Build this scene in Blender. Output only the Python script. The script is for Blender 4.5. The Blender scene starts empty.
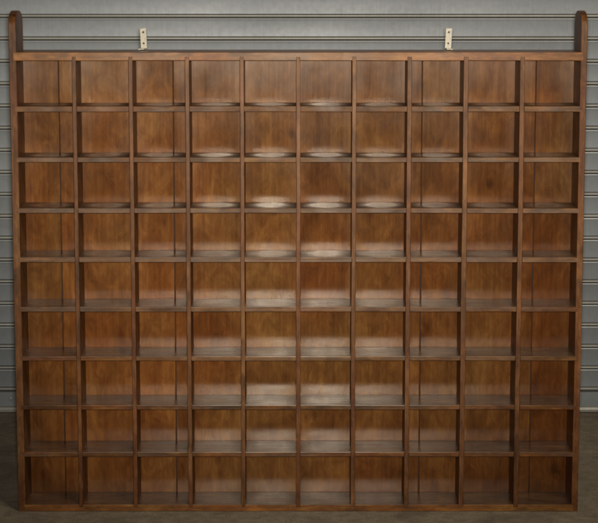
import bpy, bmesh, math, random
from mathutils import Vector, Matrix, noise

random.seed(7)
C = bpy.data.collections.new("set")
bpy.context.scene.collection.children.link(C)
S = bpy.context.scene

# ------------------------------------------------------------------ measured sizes (metres)
HALF = 0.75                      # half the outer width
INL, INR = -0.7309, 0.7332       # inner faces of the two side posts
DEPTH = 0.1293                   # front edge to back boards
BACK_T = 0.008
RAIL_TOP = 1.2276
DIV_X = [-0.5816, -0.4350, -0.2881, -0.1461, 0.0004, 0.1460, 0.2896, 0.4364, 0.5828]
DIV_W = [0.0100, 0.0104, 0.0108, 0.0106, 0.0108, 0.0108, 0.0116, 0.0124, 0.0120]
SHELF_Z = [1.0871, 0.9535, 0.8196, 0.6898, 0.5570, 0.4241, 0.2915, 0.1635]
SHELF_T = [0.0140, 0.0124, 0.0126, 0.0132, 0.0128, 0.0116, 0.0120, 0.0124]
SEAMS = [-0.637, -0.3325, 0.002, 0.3305, 0.633]
DOOR_Y = 1.19
CAM = Vector((0.0024, -5.3563, 1.4963))
PITCH = 0.1515
F_PX = 2058.0


# ------------------------------------------------------------------ node helpers
class NT:
    def __init__(self, name):
        self.m = bpy.data.materials.new(name)
        self.m.use_nodes = True
        self.t = self.m.node_tree
        self.t.nodes.clear()
        self.out = self.n('ShaderNodeOutputMaterial')
        self.b = self.n('ShaderNodeBsdfPrincipled')
        self.l(self.b.outputs[0], self.out.inputs[0])

    def n(self, kind, **kw):
        x = self.t.nodes.new(kind)
        for k, v in kw.items():
            setattr(x, k, v)
        return x

    def l(self, a, b):
        self.t.links.new(a, b)

    def put(self, sock, v):
        if isinstance(v, bpy.types.NodeSocket):
            self.l(v, sock)
        else:
            sock.default_value = v

    def math(self, op, a, b=0.0, clamp=False):
        x = self.n('ShaderNodeMath', operation=op, use_clamp=clamp)
        self.put(x.inputs[0], a)
        self.put(x.inputs[1], b)
        return x.outputs[0]

    def vmath(self, op, a, b):
        x = self.n('ShaderNodeVectorMath', operation=op)
        self.put(x.inputs[0], a)
        self.put(x.inputs[1], b)
        return x.outputs['Value'] if op in ('DISTANCE', 'LENGTH', 'DOT_PRODUCT') else x.outputs[0]

    def noise(self, vec, scale, detail=3.0, rough=0.55, dist=0.0):
        x = self.n('ShaderNodeTexNoise')
        self.l(vec, x.inputs['Vector'])
        x.inputs['Scale'].default_value = scale
        x.inputs['Detail'].default_value = detail
        x.inputs['Roughness'].default_value = rough
        x.inputs['Distortion'].default_value = dist
        return x.outputs['Fac']

    def ramp(self, fac, stops):
        x = self.n('ShaderNodeValToRGB')
        e = x.color_ramp.elements
        while len(e) < len(stops):
            e.new(0.5)
        for s, (p, c) in zip(e, stops):
            s.position = p
            s.color = (c, c, c, 1) if isinstance(c, (int, float)) else (*c, 1)
        self.l(fac, x.inputs[0])
        return x.outputs[0]

    def maprange(self, v, a, b, c, d):
        x = self.n('ShaderNodeMapRange')
        self.put(x.inputs[0], v)
        for i, q in enumerate((a, b, c, d)):
            x.inputs[i + 1].default_value = q
        return x.outputs[0]

    def mix(self, fac, a, b, mode='MIX'):
        x = self.n('ShaderNodeMix', data_type='RGBA', blend_type=mode)
        self.put(x.inputs['Factor'], fac)
        for s, v in (('A', a), ('B', b)):
            sock = [i for i in x.inputs if i.name == s and i.type == 'RGBA'][0]
            self.put(sock, v if isinstance(v, bpy.types.NodeSocket) else (*v, 1))
        return [o for o in x.outputs if o.type == 'RGBA'][0]

    def bump(self, h, strength, dist):
        x = self.n('ShaderNodeBump')
        x.inputs['Strength'].default_value = strength
        x.inputs['Distance'].default_value = dist
        self.l(h, x.inputs['Height'])
        self.l(x.outputs[0], self.b.inputs['Normal'])


def attr(k, name):
    a = k.n('ShaderNodeAttribute', attribute_type='OBJECT', attribute_name=name)
    return a.outputs['Fac']


def wood(name, axis, dark, mid, light, rough=0.30, knots=(), polish=False, edge=False, sheen_along=None, ior=1.5):
    """Stained, varnished timber with its grain along axis (0 x, 1 y, 2 z)."""
    k = NT(name)
    tc = k.n('ShaderNodeTexCoord')
    co = tc.outputs['Object']
    seed = k.math('MULTIPLY', attr(k, 'grain_seed'), 3.17)
    cb = k.n('ShaderNodeCombineXYZ')
    for i in range(3):
        k.l(seed, cb.inputs[i])
    p = k.vmath('ADD', co, cb.outputs[0])

    def stretched(along, across):
        s = [across] * 3
        s[axis] = along
        return k.vmath('MULTIPLY', p, tuple(s))

    blotch = k.noise(stretched(4.5, 8.0), 1.0, 5.0, 0.62, 0.8)
    flame = k.noise(stretched(14.0, 30.0), 1.0, 5.0, 0.65, 1.3)
    streak = k.noise(stretched(2.6, 120.0), 1.0, 3.0, 0.6, 0.25)
    pores = k.noise(stretched(22.0, 620.0), 1.0, 2.0, 0.6)
    g = k.math('ADD', k.math('MULTIPLY', blotch, 0.48), k.math('MULTIPLY', flame, 0.34))
    g = k.math('ADD', g, k.math('MULTIPLY', streak, 0.18))
    col = k.ramp(g, [(0.36, dark), (0.50, mid), (0.65, light)])
    col = k.mix(k.math('MULTIPLY', k.ramp(pores, [(0.50, 0.0), (0.66, 1.0)]), 0.30), col, dark)
    # reddish and yellowish drift of the stain
    hue = k.noise(stretched(2.2, 3.4), 1.0, 3.0, 0.55)
    col = k.mix(k.ramp(hue, [(0.36, 0.0), (0.64, 0.85)]), col, k.mix(1.0, col, (1.02, 0.74, 0.62), 'MULTIPLY'))
    for (kx, kz, r) in knots:
        d = k.vmath('MULTIPLY', k.vmath('SUBTRACT', co, (kx, 0, kz)), (1.0, 0.0, 0.62))
        ln = k.n('ShaderNodeVectorMath', operation='LENGTH')
        k.l(d, ln.inputs[0])
        w = k.math('ADD', ln.outputs['Value'], k.math('MULTIPLY', k.math('SUBTRACT', flame, 0.5), r * 1.2))
        col = k.mix(k.maprange(w, r * 0.25, r, 0.6, 0.0), col, tuple(c * 0.45 for c in dark))
    # each board's own tone
    tone = attr(k, 'tone')
    cc = k.n('ShaderNodeCombineXYZ')
    k.l(tone, cc.inputs[0])
    k.l(k.math('POWER', tone, 1.12), cc.inputs[1])
    k.l(k.math('POWER', tone, 1.25), cc.inputs[2])
    col = k.mix(1.0, col, cc.outputs[0], 'MULTIPLY')
    r = k.math('ADD', k.maprange(k.noise(p, 9.0, 3.0), 0.3, 0.7, rough - 0.03, rough + 0.05),
               k.math('MULTIPLY', k.math('SUBTRACT', streak, 0.5), 0.05))
    if sheen_along:
        # polish is thin beside the uprights
        sx = k.n('ShaderNodeSeparateXYZ')
        k.l(co, sx.inputs[0])
        u = k.math('FRACT', k.math('ADD', k.math('DIVIDE', k.math('ADD', sx.outputs[0], 0.7276), 0.1455), 8.0))
        u = k.math('ABSOLUTE', k.math('SUBTRACT', u, 0.5))
        r = k.math('ADD', r, k.maprange(k.math('ADD', u, k.math('MULTIPLY', k.math('SUBTRACT', blotch, 0.5), 0.15)), 0.22, 0.48, 0.0, 0.05))
    if polish:
        # the middle of every compartment floor is worn smooth; dust and dull wax sit in the corners
        sx = k.n('ShaderNodeSeparateXYZ')
        k.l(co, sx.inputs[0])
        u = k.math('FRACT', k.math('ADD', k.math('DIVIDE', k.math('ADD', sx.outputs[0], 0.7276), 0.1455), 8.0))
        u = k.math('ABSOLUTE', k.math('SUBTRACT', u, 0.5))
        v = k.math('DIVIDE', k.math('SUBTRACT', sx.outputs[1], 0.070), 0.075)
        u = k.math('DIVIDE', u, 0.40)
        e = k.math('SQRT', k.math('ADD', k.math('MULTIPLY', u, u), k.math('MULTIPLY', v, v)))
        e = k.math('ADD', e, k.math('MULTIPLY', k.math('SUBTRACT', k.noise(p, 16.0, 2.0), 0.5), 0.45))
        dust = k.math('MULTIPLY', k.maprange(e, 0.62, 1.12, 0.0, 1.0), attr(k, 'oval'))
        r = k.math('ADD', r, k.math('MULTIPLY', dust, 0.34))
        r = k.math('ADD', r, attr(k, 'dullness'))
        gv = k.noise(stretched(5.0, 150.0), 1.0, 4.0, 0.65)
        col = k.mix(k.math('MULTIPLY', k.ramp(gv, [(0.40, 0.0), (0.62, 0.8)]), 0.65), col, (0.070, 0.060, 0.052))
    if edge:
        # rubbed arrises: paler, drier timber in patches
        wear = k.noise(stretched(14.0, 90.0), 1.0, 4.0, 0.65)
        col = k.mix(k.ramp(wear, [(0.54, 0.0), (0.68, 0.48)]), col, light)
        grime = k.noise(stretched(9.0, 30.0), 1.3, 4.0, 0.65)
        col = k.mix(k.ramp(grime, [(0.50, 0.0), (0.66, 0.6)]), col, tuple(c * 0.45 for c in dark))
    k.l(col, k.b.inputs['Base Color'])
    k.l(r, k.b.inputs['Roughness'])
    k.b.inputs['IOR'].default_value = ior
    k.b.inputs['Specular Tint'].default_value = (1.0, 0.90, 0.76, 1)      # amber shellac
    if sheen_along:
        # fine vertical grain spreads a reflection sideways
        k.b.inputs['Anisotropic'].default_value = 0.66
        tv = k.n('ShaderNodeCombineXYZ')
        for i in range(3):
            tv.inputs[i].default_value = sheen_along[i]
        k.l(tv.outputs[0], k.b.inputs['Tangent'])
    if polish:      # raised grain running along the shelf
        gr = k.noise(stretched(3.0, 190.0), 1.0, 3.0, 0.6)
        k.bump(k.math('ADD', gr, k.math('MULTIPLY', streak, 0.6)), 0.16, 0.0016)
        r = k.math('ADD', r, k.math('MULTIPLY', k.math('SUBTRACT', gr, 0.5), 0.22))
        k.l(r, k.b.inputs['Roughness'])
    elif not sheen_along:
        k.bump(k.math('ADD', k.math('MULTIPLY', pores, 0.5), k.math('MULTIPLY', streak, 0.8)), 0.12, 0.0012)
    return k.m


def metal_door(name, base, metallic, rough):
    k = NT(name)
    co = k.n('ShaderNodeTexCoord').outputs['Object']
    n1 = k.noise(k.vmath('MULTIPLY', co, (1.2, 1, 4.0)), 1.0, 4.0, 0.6)
    n2 = k.noise(k.vmath('MULTIPLY', co, (160.0, 1, 9.0)), 1.0, 3.0, 0.6)
    n3 = k.noise(co, 55.0, 3.0, 0.6)
    f = k.math('ADD', k.math('MULTIPLY', n1, 0.62), k.math('ADD', k.math('MULTIPLY', n2, 0.15), k.math('MULTIPLY', n3, 0.23)))
    col = k.ramp(f, [(0.36, tuple(c * 0.80 for c in base)), (0.62, tuple(c * 1.15 for c in base))])
    k.l(col, k.b.inputs['Base Color'])
    k.b.inputs['Metallic'].default_value = metallic
    k.l(k.maprange(f, 0.35, 0.65, rough + 0.05, rough - 0.05), k.b.inputs['Roughness'])
    k.bump(n1, 0.05, 0.01)
    return k.m


def plain(name, col, rough, metallic=0.0, vary=0.18, scale=120.0):
    k = NT(name)
    co = k.n('ShaderNodeTexCoord').outputs['Object']
    f = k.noise(co, scale, 4.0, 0.6)
    k.l(k.ramp(f, [(0.35, tuple(c * (1 - vary) for c in col)), (0.65, tuple(c * (1 + vary) for c in col))]),
        k.b.inputs['Base Color'])
    k.b.inputs['Roughness'].default_value = rough
    k.b.inputs['Metallic'].default_value = metallic
    return k.m


def floor_mat():
    k = NT('rough_concrete')
    co = k.n('ShaderNodeTexCoord').outputs['Object']
    big = k.noise(co, 2.3, 4.0, 0.6)
    mid = k.noise(co, 28.0, 4.0, 0.65)
    fine = k.noise(co, 210.0, 4.0, 0.75)
    f = k.math('ADD', k.math('MULTIPLY', big, 0.22), k.math('ADD', k.math('MULTIPLY', mid, 0.28), k.math('MULTIPLY', fine, 0.50)))
    col = k.ramp(f, [(0.38, (0.185, 0.144, 0.096)), (0.50, (0.320, 0.258, 0.178)), (0.62, (0.48, 0.395, 0.285))])
    grit = k.noise(co, 170.0, 2.0, 0.5)
    col = k.mix(k.ramp(grit, [(0.60, 0.0), (0.70, 0.5)]), col, (0.05, 0.042, 0.034))
    stain = k.noise(co, 5.0, 3.0, 0.6, 0.6)
    col = k.mix(k.ramp(stain, [(0.52, 0.0), (0.68, 0.45)]), col, (0.11, 0.088, 0.062))
    k.l(col, k.b.inputs['Base Color'])
    k.b.inputs['Roughness'].default_value = 0.85
    k.b.inputs['Specular IOR Level'].default_value = 0.25
    k.bump(k.math('ADD', fine, mid), 0.5, 0.003)
    return k.m


# ------------------------------------------------------------------ mesh helpers
def link(name, bm, mat, parent=None, smooth=True):
    me = bpy.data.meshes.new(name)
    bmesh.ops.recalc_face_normals(bm, faces=bm.faces)
    bm.to_mesh(me)
    bm.free()
    for m in (mat if isinstance(mat, (list, tuple)) else [mat]):
        me.materials.append(m)
    if smooth:
        for p in me.polygons:
            p.use_smooth = True
        me.set_sharp_from_angle(angle=math.radians(16))
    o = bpy.data.objects.new(name, me)
    C.objects.link(o)
    if parent:
        o.parent = parent
    return o


def finish(o, seed, tone):
    o['grain_seed'] = float(seed)
    o['tone'] = float(tone)
    return o


def board_bm(lo, hi, axis, cuts=40, bevel=0.0011, warp=0.0005, seed=0.0):
    """A planed board with eased edges, very slightly wavy along its length."""
    bm = bmesh.new()
    bmesh.ops.create_cube(bm, size=1.0)
    lo, hi = Vector(lo), Vector(hi)
    for v in bm.verts:
        v.co = Vector([lo[i] + (v.co[i] + 0.5) * (hi[i] - lo[i]) for i in range(3)])
    bmesh.ops.bevel(bm, geom=list(bm.edges), offset=bevel, segments=2, affect='EDGES', profile=0.6)
    L = hi[axis] - lo[axis]
    for i in range(1, cuts):
        pc = Vector((0, 0, 0))
        pc[axis] = lo[axis] + L * i / cuts
        no = Vector((0, 0, 0))
        no[axis] = 1
        bmesh.ops.bisect_plane(bm, geom=bm.verts[:] + bm.edges[:] + bm.faces[:], plane_co=pc, plane_no=no)
    if warp:
        for v in bm.verts:
            t = v.co[axis]
            for j in range(3):
                if j != axis:
                    q = noise.noise(Vector((t * 2.6 + seed * 9.1, j * 5.3 + seed, 0.3)))
                    q += 0.4 * noise.noise(Vector((t * 14 + seed * 3.7, j * 2.1, 4.4)))
                    v.co[j] += warp * q
    return bm


def prism(profile, a, b, to3):
    """Closed profile (2-D points) swept from a to b; to3(u, v, t) places a point."""
    bm = bmesh.new()
    r0 = [bm.verts.new(to3(u, v, a)) for u, v in profile]
    r1 = [bm.verts.new(to3(u, v, b)) for u, v in profile]
    n = len(profile)
    for i in range(n):
        bm.faces.new((r0[i], r0[(i + 1) % n], r1[(i + 1) % n], r1[i]))
    bm.faces.new(r0)
    bm.faces.new(list(reversed(r1)))
    return bm


# ------------------------------------------------------------------ materials
KNOTS = [(-0.018, 1.005, 0.013), (-0.066, 0.800, 0.013), (0.045, 0.232, 0.012), (0.700, 0.080, 0.019),
         (0.515, 0.870, 0.013)]
DK, MD, LT = (0.086, 0.032, 0.0092), (0.170, 0.071, 0.0190), (0.290, 0.138, 0.0375)
M_back = wood('stained_back_boarding', 2, DK, MD, LT, rough=0.20, knots=KNOTS, sheen_along=(1, 0, 0), ior=1.40)
M_shelf = wood('stained_shelf_timber', 0, tuple(c * 0.8 for c in DK), tuple(c * 0.85 for c in MD), tuple(c * 0.95 for c in LT), rough=0.235, polish=True, edge=True)
M_rail = wood('stained_rail_timber', 0, DK, MD, (0.33, 0.150, 0.036), rough=0.38, edge=True, ior=1.38)
M_foot = wood('rubbed_lit_rail_timber', 0, (0.105, 0.042, 0.012), (0.215, 0.092, 0.022), (0.40, 0.190, 0.045), rough=0.42, edge=True, ior=1.36)  # rub wear, plus the light on the rail put into the colour
M_post = wood('stained_upright_timber', 2, (0.066, 0.025, 0.0085), (0.128, 0.052, 0.0170), (0.235, 0.108, 0.0350), rough=0.43, edge=True, ior=1.34)
M_door = metal_door('grey_coated_steel', (0.214, 0.224, 0.224), 0.14, 0.44)
M_bead = metal_door('lit_cream_steel_bead', (0.34, 0.325, 0.275), 0.2, 0.40)  # light catching the ribs is put into this paler cream colour
M_lip = metal_door('highlight_steel_lip', (0.37, 0.37, 0.35), 0.25, 0.40)  # highlight along each slat edge, put in as a paler colour
M_shade = plain('shaded_slat_joint', (0.085, 0.084, 0.080), 0.7)  # shade in the slots between slats, painted as a dark colour
M_cream = plain('cream_painted_metal', (0.54, 0.485, 0.37), 0.5, 0.0, 0.16, 160.0)
M_screw = plain('dark_steel_screw', (0.05, 0.042, 0.032), 0.5, 0.6)
M_joint = plain('stained_shaded_joint', (0.034, 0.017, 0.008), 0.8)  # stain, with the shade of the gap put into the colour
M_bolt = plain('dull_grey_bolt', (0.26, 0.26, 0.25), 0.6, 0.1)
M_floor = floor_mat()

# ------------------------------------------------------------------ setting: floor
bm = bmesh.new()
bmesh.ops.create_grid(bm, x_segments=1, y_segments=1, size=7.0)
floor = link('floor', bm, M_floor, smooth=False)
floor['kind'] = 'structure'
floor['label'] = 'rough brown grey concrete floor under the wooden shelf'
floor['category'] = 'floor'

# ------------------------------------------------------------------ roller door behind the shelf
door = bpy.data.objects.new('roller_door', None)
C.objects.link(door)
door.location = (0, DOOR_Y, 0)
door['label'] = 'grey steel roller door with horizontal ribs behind the wooden pigeonhole shelf'
door['category'] = 'roller door'
door['kind'] = 'thing'
P = 0.07079
Z0 = 0.0738
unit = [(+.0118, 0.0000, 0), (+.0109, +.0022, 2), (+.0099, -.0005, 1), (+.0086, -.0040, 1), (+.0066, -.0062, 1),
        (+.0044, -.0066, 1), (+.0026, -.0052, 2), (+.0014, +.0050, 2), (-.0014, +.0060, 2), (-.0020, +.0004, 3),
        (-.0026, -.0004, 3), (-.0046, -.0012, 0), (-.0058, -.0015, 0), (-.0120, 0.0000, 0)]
prof = []
n_rib = 31
for i in reversed(range(n_rib)):
    zc = Z0 + P * i
    for dz, dy, mi in unit:
        if not (i == 0 and dz < -0.003):
            prof.append((dy, zc + dz, mi))
prof.insert(0, (0.0, Z0 + P * (n_rib - 1) + 0.055, 0))
bm = bmesh.new()
XS = [-1.9 + 3.8 * j / 76 for j in range(77)]
cols = []
for x in XS:
    cols.append([(x, dy + 0.0022 * noise.noise(Vector((x * 1.3, z * 2.2, 1.7))) + 0.0007 * noise.noise(Vector((x * 5.0, z * 9.0, 6.1))), z) for dy, z, mi in prof])
V = [[bm.verts.new(p) for p in c] for c in cols]
T = 0.009
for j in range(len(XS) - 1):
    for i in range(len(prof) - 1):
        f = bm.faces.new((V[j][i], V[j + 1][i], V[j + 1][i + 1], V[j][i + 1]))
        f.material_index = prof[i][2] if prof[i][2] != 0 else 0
# plain rear skin closes the curtain
zt, zb = prof[0][1], prof[-1][1]
q = [bm.verts.new(p) for p in ((-1.9, T, zt), (1.9, T, zt), (1.9, T, zb), (-1.9, T, zb))]
bm.faces.new(q)
me = bpy.data.meshes.new('curtain')
bm.to_mesh(me)
bm.free()
for m in (M_door, M_bead, M_shade, M_lip):
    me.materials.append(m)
for p_ in me.polygons:
    p_.use_smooth = True
me.set_sharp_from_angle(angle=math.radians(14))
cur = bpy.data.objects.new('curtain', me)
C.objects.link(cur)
cur.parent = door
# bottom bar: an angle with a rounded foot
pr = [(-.003, .068), (-.003, .022), (-.012, .019), (-.015, .012), (-.013, .004), (-.004, .001), (.012, .001), (.014, .068)]
bar = link('bottom_bar', prism(pr, -1.9, 1.9, lambda u, v, t: (t, u, v)), M_bead, door)
bar.data.materials.append(M_door)
for p_ in bar.data.polygons:
    c = p_.center
    if c.y < -.002 and c.z > .022:
        p_.material_index = 1
for bx in (-0.935, -0.05, 0.985):
    bm = bmesh.new()
    bmesh.ops.create_uvsphere(bm, u_segments=14, v_segments=8, radius=0.007)
    bmesh.ops.scale(bm, vec=(1, .5, 1), verts=bm.verts)
    bmesh.ops.translate(bm, vec=(bx, -.003, .047), verts=bm.verts)
    link('bolt', bm, M_bolt, bar)

# ------------------------------------------------------------------ the pigeonhole shelf
shelf = bpy.data.objects.new('pigeonhole_shelf', None)
C.objects.link(shelf)
shelf['label'] = 'large empty brown wooden pigeonhole shelf of ninety compartments standing on the floor'
shelf['category'] = 'shelf'
shelf['kind'] = 'thing'
BACK = DEPTH + BACK_T

# side posts with rounded tops
for sx, (a, b), tone in ((-1, (-HALF, INL), 0.92), (1, (INR, HALF), 1.08)):
    pts = [(BACK + .001, 0.0), (0.0, 0.0), (0.0, 1.2935)]
    hd = (BACK + .001) / 2
    for i in range(1, 24):
        t = math.pi * i / 24
        pts.append((hd - hd * math.cos(t), 1.2935 + 0.0395 * math.sin(t) ** 0.8))
    pts.append((BACK + .001, 1.2935))
    bm = bmesh.new()                      # swept across its thickness, the arrises rounded over
    rings = []
    for x, ins in ((a, .0013), (a + .0004, .0005), (a + .0013, 0), (b - .0013, 0), (b - .0004, .0005), (b, .0013)):
        ku, kv = 1 - ins / hd, 1 - ins / 0.66
        rings.append([bm.verts.new((x, hd + (u - hd) * ku, 0.66 + (v - 0.66) * kv)) for u, v in pts])
    n = len(pts)
    for r0, r1 in zip(rings, rings[1:]):
        for i in range(n):
            bm.faces.new((r0[i], r0[(i + 1) % n], r1[(i + 1) % n], r1[i]))
    bm.faces.new(rings[0])
    bm.faces.new(list(reversed(rings[-1])))
    for i in range(1, 40):
        bmesh.ops.bisect_plane(bm, geom=bm.verts[:] + bm.edges[:] + bm.faces[:], plane_co=(0, 0, 1.29 * i / 40), plane_no=(0, 0, 1))
    for v in bm.verts:
        v.co.x += 0.0007 * noise.noise(Vector((v.co.z * 2.2, sx * 4.0, 0.5)))
    finish(link('side_post', bm, M_post, shelf), 1.3 + sx, tone)

# top and bottom rails, let a little way into the posts
finish(link('top_board', board_bm((INL - .008, -.0016, RAIL_TOP - .0218), (INR + .008, BACK, RAIL_TOP), 0, 60, .0016, .0006, 1.1), M_rail, shelf), 5.2, 1.10)
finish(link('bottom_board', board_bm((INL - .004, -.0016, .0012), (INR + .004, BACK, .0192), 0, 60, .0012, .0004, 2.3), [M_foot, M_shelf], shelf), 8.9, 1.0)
bot = C.objects['bottom_board']
bot['oval'] = 0.1
bot['dullness'] = 0.02
for p_ in bot.data.polygons:
    if p_.normal.z > 0.9:
        p_.material_index = 1

# eight full-width shelves
tones = [1.05, 1.0, .98, .96, 1.0, 1.02, .95, 1.0]
for i, z in enumerate(SHELF_Z):
    bm = board_bm((INL - .006, -.0006, z - SHELF_T[i]), (INR + .006, DEPTH - .0008, z), 0, 60, .0009, .0006, 3.0 + i)
    for x, dw in zip(DIV_X, DIV_W):
        g = dw / 2 + .0013 + .0004 * math.sin(i * 3.1 + x * 40)
        for px in (x - g, x - g + .0002, x + g - .0002, x + g):
            bmesh.ops.bisect_plane(bm, geom=bm.verts[:] + bm.edges[:] + bm.faces[:], plane_co=(px, 0, 0), plane_no=(1, 0, 0))
        for v in bm.verts:
            if abs(v.co.x - x) < g - .0001 and v.co.y < .01:
                v.co.y += .007
    o = finish(link('shelf_board', bm, M_shelf, shelf), 2.0 + i * 1.37, tones[i])
    o['dullness'] = (0.055, 0.012, 0.0, 0.0, 0.0, 0.015, 0.0, 0.0)[i]
    o['oval'] = (1.0, 1.0, 0.9, 0.35, 0.16, 0.12, 0.10, 0.10)[i]

# nine dividers halved over the shelves
tones = [.92, .98, 1.0, 1.02, 1.08, 1.0, .98, 1.04, .94]
for i, x in enumerate(DIV_X):
    w = DIV_W[i] / 2
    bm = board_bm((x - w, -.0028, .0126), (x + w, DEPTH - .0014, 1.2158), 2, 48, .0012, .0008, 20.0 + i)
    finish(link('divider', bm, M_post, shelf), 11.0 + i * .83, tones[i])

# tongue-and-groove back boards
xs = [INL - .004] + SEAMS + [INR + .004]
tones = [.97, 1.13, 1.05, .98, .88, .80]
G = 0.0012
for i in range(6):
    x0, x1 = xs[i] + G, xs[i + 1] - G
    y0, y1 = DEPTH, DEPTH + BACK_T
    z0, z1 = .0194, RAIL_TOP - .0220
    pr = [(x0, y0 + .0012), (x0 + .0012, y0), (x1 - .0012, y0), (x1, y0 + .0012), (x1, y0 + .0045)]
    if i < 5:
        pr += [(x1 + .008, y0 + .0045), (x1 + .008, y0 + .0065)]
    pr += [(x1, y0 + .0065), (x1, y1), (x0, y1)]
    if i > 0:
        pr += [(x0, y0 + .0070), (x0 + .007, y0 + .0070), (x0 + .007, y0 + .0040), (x0, y0 + .0040)]
    bm = prism(pr, z0, z1, lambda u, v, t: (u, v, t))
    for k_ in range(1, 30):
        bmesh.ops.bisect_plane(bm, geom=bm.verts[:] + bm.edges[:] + bm.faces[:], plane_co=(0, 0, z0 + (z1 - z0) * k_ / 30), plane_no=(0, 0, 1))
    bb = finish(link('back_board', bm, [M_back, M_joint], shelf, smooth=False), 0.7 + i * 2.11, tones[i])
    for p_ in bb.data.polygons:          # old stain, plus gap shade painted into the joints
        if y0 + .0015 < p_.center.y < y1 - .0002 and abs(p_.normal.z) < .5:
            p_.material_index = 1

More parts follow.
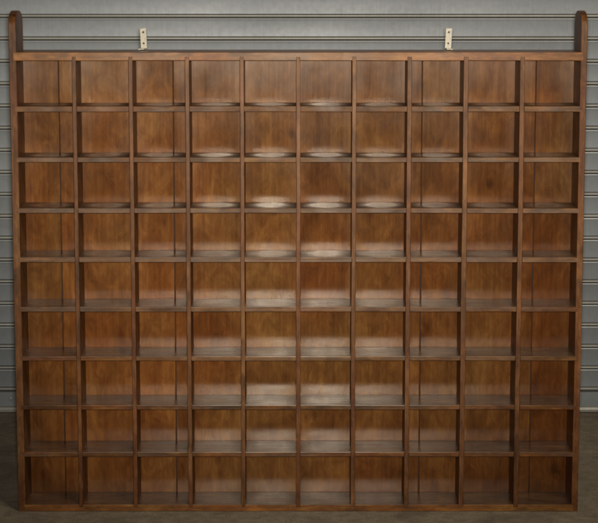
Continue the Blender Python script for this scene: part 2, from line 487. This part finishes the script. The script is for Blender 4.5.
# cream angle brackets at the back of the top board
for bx, tilt, twist in ((-0.4085, -2.5, -9.0), (0.3975, 2.5, 4.0)):
    bm = bmesh.new()
    w, hgt, th, R = 0.0082, 0.0545, 0.0022, 0.0027
    # plate with two round holes, built as a bordered grid of quads
    ring = []
    holes = [0.0150, 0.0445]
    zb_ = [0.0, 0.0075, 0.0225, 0.0370, 0.0520, hgt]
    def quadpair(pts):
        f = [bm.verts.new((p[0], -th / 2, p[1])) for p in pts]
        b = [bm.verts.new((p[0], th / 2, p[1])) for p in pts]
        bm.faces.new(f)
        bm.faces.new(list(reversed(b)))
    for a, b in ((0.0, 0.0075), (0.0225, 0.0370), (0.0520, hgt)):
        quadpair([(-w, a), (w, a), (w, b), (-w, b)])
    N = 24
    for hc in holes:
        circ = [(R * math.cos(2 * math.pi * t / N), hc + R * math.sin(2 * math.pi * t / N)) for t in range(N)]
        sq = []
        for t in range(N):
            a = 2 * math.pi * t / N
            cx_, sz_ = math.cos(a), math.sin(a)
            s = min(w / abs(cx_) if abs(cx_) > 1e-6 else 9, 0.0075 / abs(sz_) if abs(sz_) > 1e-6 else 9)
            sq.append((s * cx_, hc + s * sz_))
        corners = []
        for t in range(N):
            u = (t + 1) % N
            quadpair([circ[t], sq[t], sq[u], circ[u]])
            # fill the square's corner where the two rays straddle it
            if abs(sq[t][0]) > w - 1e-6 and abs(abs(sq[u][1] - hc) - .0075) < 1e-6 and abs(sq[u][0]) < w - 1e-6 \
               or abs(sq[u][0]) > w - 1e-6 and abs(abs(sq[t][1] - hc) - .0075) < 1e-6 and abs(sq[t][0]) < w - 1e-6:
                cxs = math.copysign(w, sq[t][0] + sq[u][0])
                czs = hc + math.copysign(.0075, sq[t][1] + sq[u][1] - 2 * hc)
                quadpair([sq[t], (cxs, czs), sq[u]])
        for t in range(N):
            u = (t + 1) % N
            bm.faces.new([bm.verts.new((circ[t][0], -th / 2, circ[t][1])), bm.verts.new((circ[u][0], -th / 2, circ[u][1])),
                          bm.verts.new((circ[u][0], th / 2, circ[u][1])), bm.verts.new((circ[t][0], th / 2, circ[t][1]))])
    for x in (-w, w):
        bm.faces.new([bm.verts.new(p) for p in ((x, -th / 2, 0), (x, th / 2, 0), (x, th / 2, hgt), (x, -th / 2, hgt))])
    bm.faces.new([bm.verts.new(p) for p in ((-w, -th / 2, hgt), (w, -th / 2, hgt), (w, th / 2, hgt), (-w, th / 2, hgt))])
    # foot lying on the board
    fb = bmesh.new()
    bmesh.ops.create_cube(fb, size=1)
    for v in fb.verts:
        v.co = Vector((v.co.x * 2 * w, -0.0165 + v.co.y * 0.034, 0.0012 + v.co.z * 0.0026))
    bmesh.ops.bevel(fb, geom=list(fb.edges), offset=0.0005, segments=2, affect='EDGES')
    tmp = bpy.data.meshes.new('t')
    fb.to_mesh(tmp)
    fb.free()
    bm.from_mesh(tmp)
    bpy.data.meshes.remove(tmp)
    bmesh.ops.remove_doubles(bm, verts=bm.verts, dist=1e-5)
    M = Matrix.Translation((bx, DEPTH - .003, RAIL_TOP + .0022)) @ Matrix.Rotation(math.radians(twist), 4, 'Z')
    MT = M @ Matrix.Rotation(math.radians(tilt), 4, 'Y')
    br = link('bracket', bm, M_cream, shelf, smooth=False)
    br.matrix_local = MT
    for hc in holes:
        sm = bmesh.new()
        bmesh.ops.create_cone(sm, cap_ends=True, segments=18, radius1=0.0030, radius2=0.0020, depth=0.0022,
                              matrix=Matrix.Translation((0, 0.0008, hc)) @ Matrix.Rotation(math.radians(-90), 4, 'X'))
        link('screw', sm, M_screw, br)

# ------------------------------------------------------------------ light
w = bpy.data.worlds.new("World")
S.world = w
w.use_nodes = True
bg = w.node_tree.nodes['Background']
bg.inputs[0].default_value = (1.0, 0.96, 0.90, 1)
bg.inputs[1].default_value = 0.035


def lamp(name, kind, loc, target, energy, col, **kw):
    L = bpy.data.lights.new(name, kind)
    L.energy = energy
    L.color = col
    for k_, v in kw.items():
        setattr(L, k_, v)
    o = bpy.data.objects.new(name, L)
    C.objects.link(o)
    o.location = loc
    o.rotation_euler = (Vector(target) - Vector(loc)).to_track_quat('-Z', 'Y').to_euler()
    return o


# the camera's own flash, just above the lens
lamp('camera_flash', 'SPOT', CAM + Vector((0.015, 0.06, 0.034)), (0.0, 0.0, 1.18), 1010, (1.0, 0.95, 0.87),
     spot_size=math.radians(34), spot_blend=1.0, shadow_soft_size=0.055)
# added overhead fill lamp, unseen, a little to the right in front of the shelf
lamp('overhead_fill', 'AREA', (1.2, -2.6, 3.0), (0.2, 0.2, 0.6), 36, (1.0, 0.90, 0.74), shape='RECTANGLE', size=1.2, size_y=0.3)

# ------------------------------------------------------------------ camera
cam = bpy.data.cameras.new('camera')
cam.sensor_fit = 'HORIZONTAL'
cam.sensor_width = 36.0
cam.lens = 36.0 * F_PX / 598.0
cam.clip_start = 0.05
cam.clip_end = 60
co_ = bpy.data.objects.new('camera', cam)
C.objects.link(co_)
co_.location = CAM
co_.rotation_euler = (math.pi / 2 - PITCH, 0, 0)
S.camera = co_

S.view_settings.view_transform = 'Standard'
S.view_settings.look = 'None'
S.view_settings.exposure = 0.0
S.view_settings.gamma = 1.0
S.render.engine = 'CYCLES'
S.cycles.max_bounces = 8
S.cycles.sample_clamp_indirect = 11.0
S.cycles.use_denoising = True
S.cycles.pixel_filter_type = 'BLACKMAN_HARRIS'
S.cycles.filter_width = 1.8
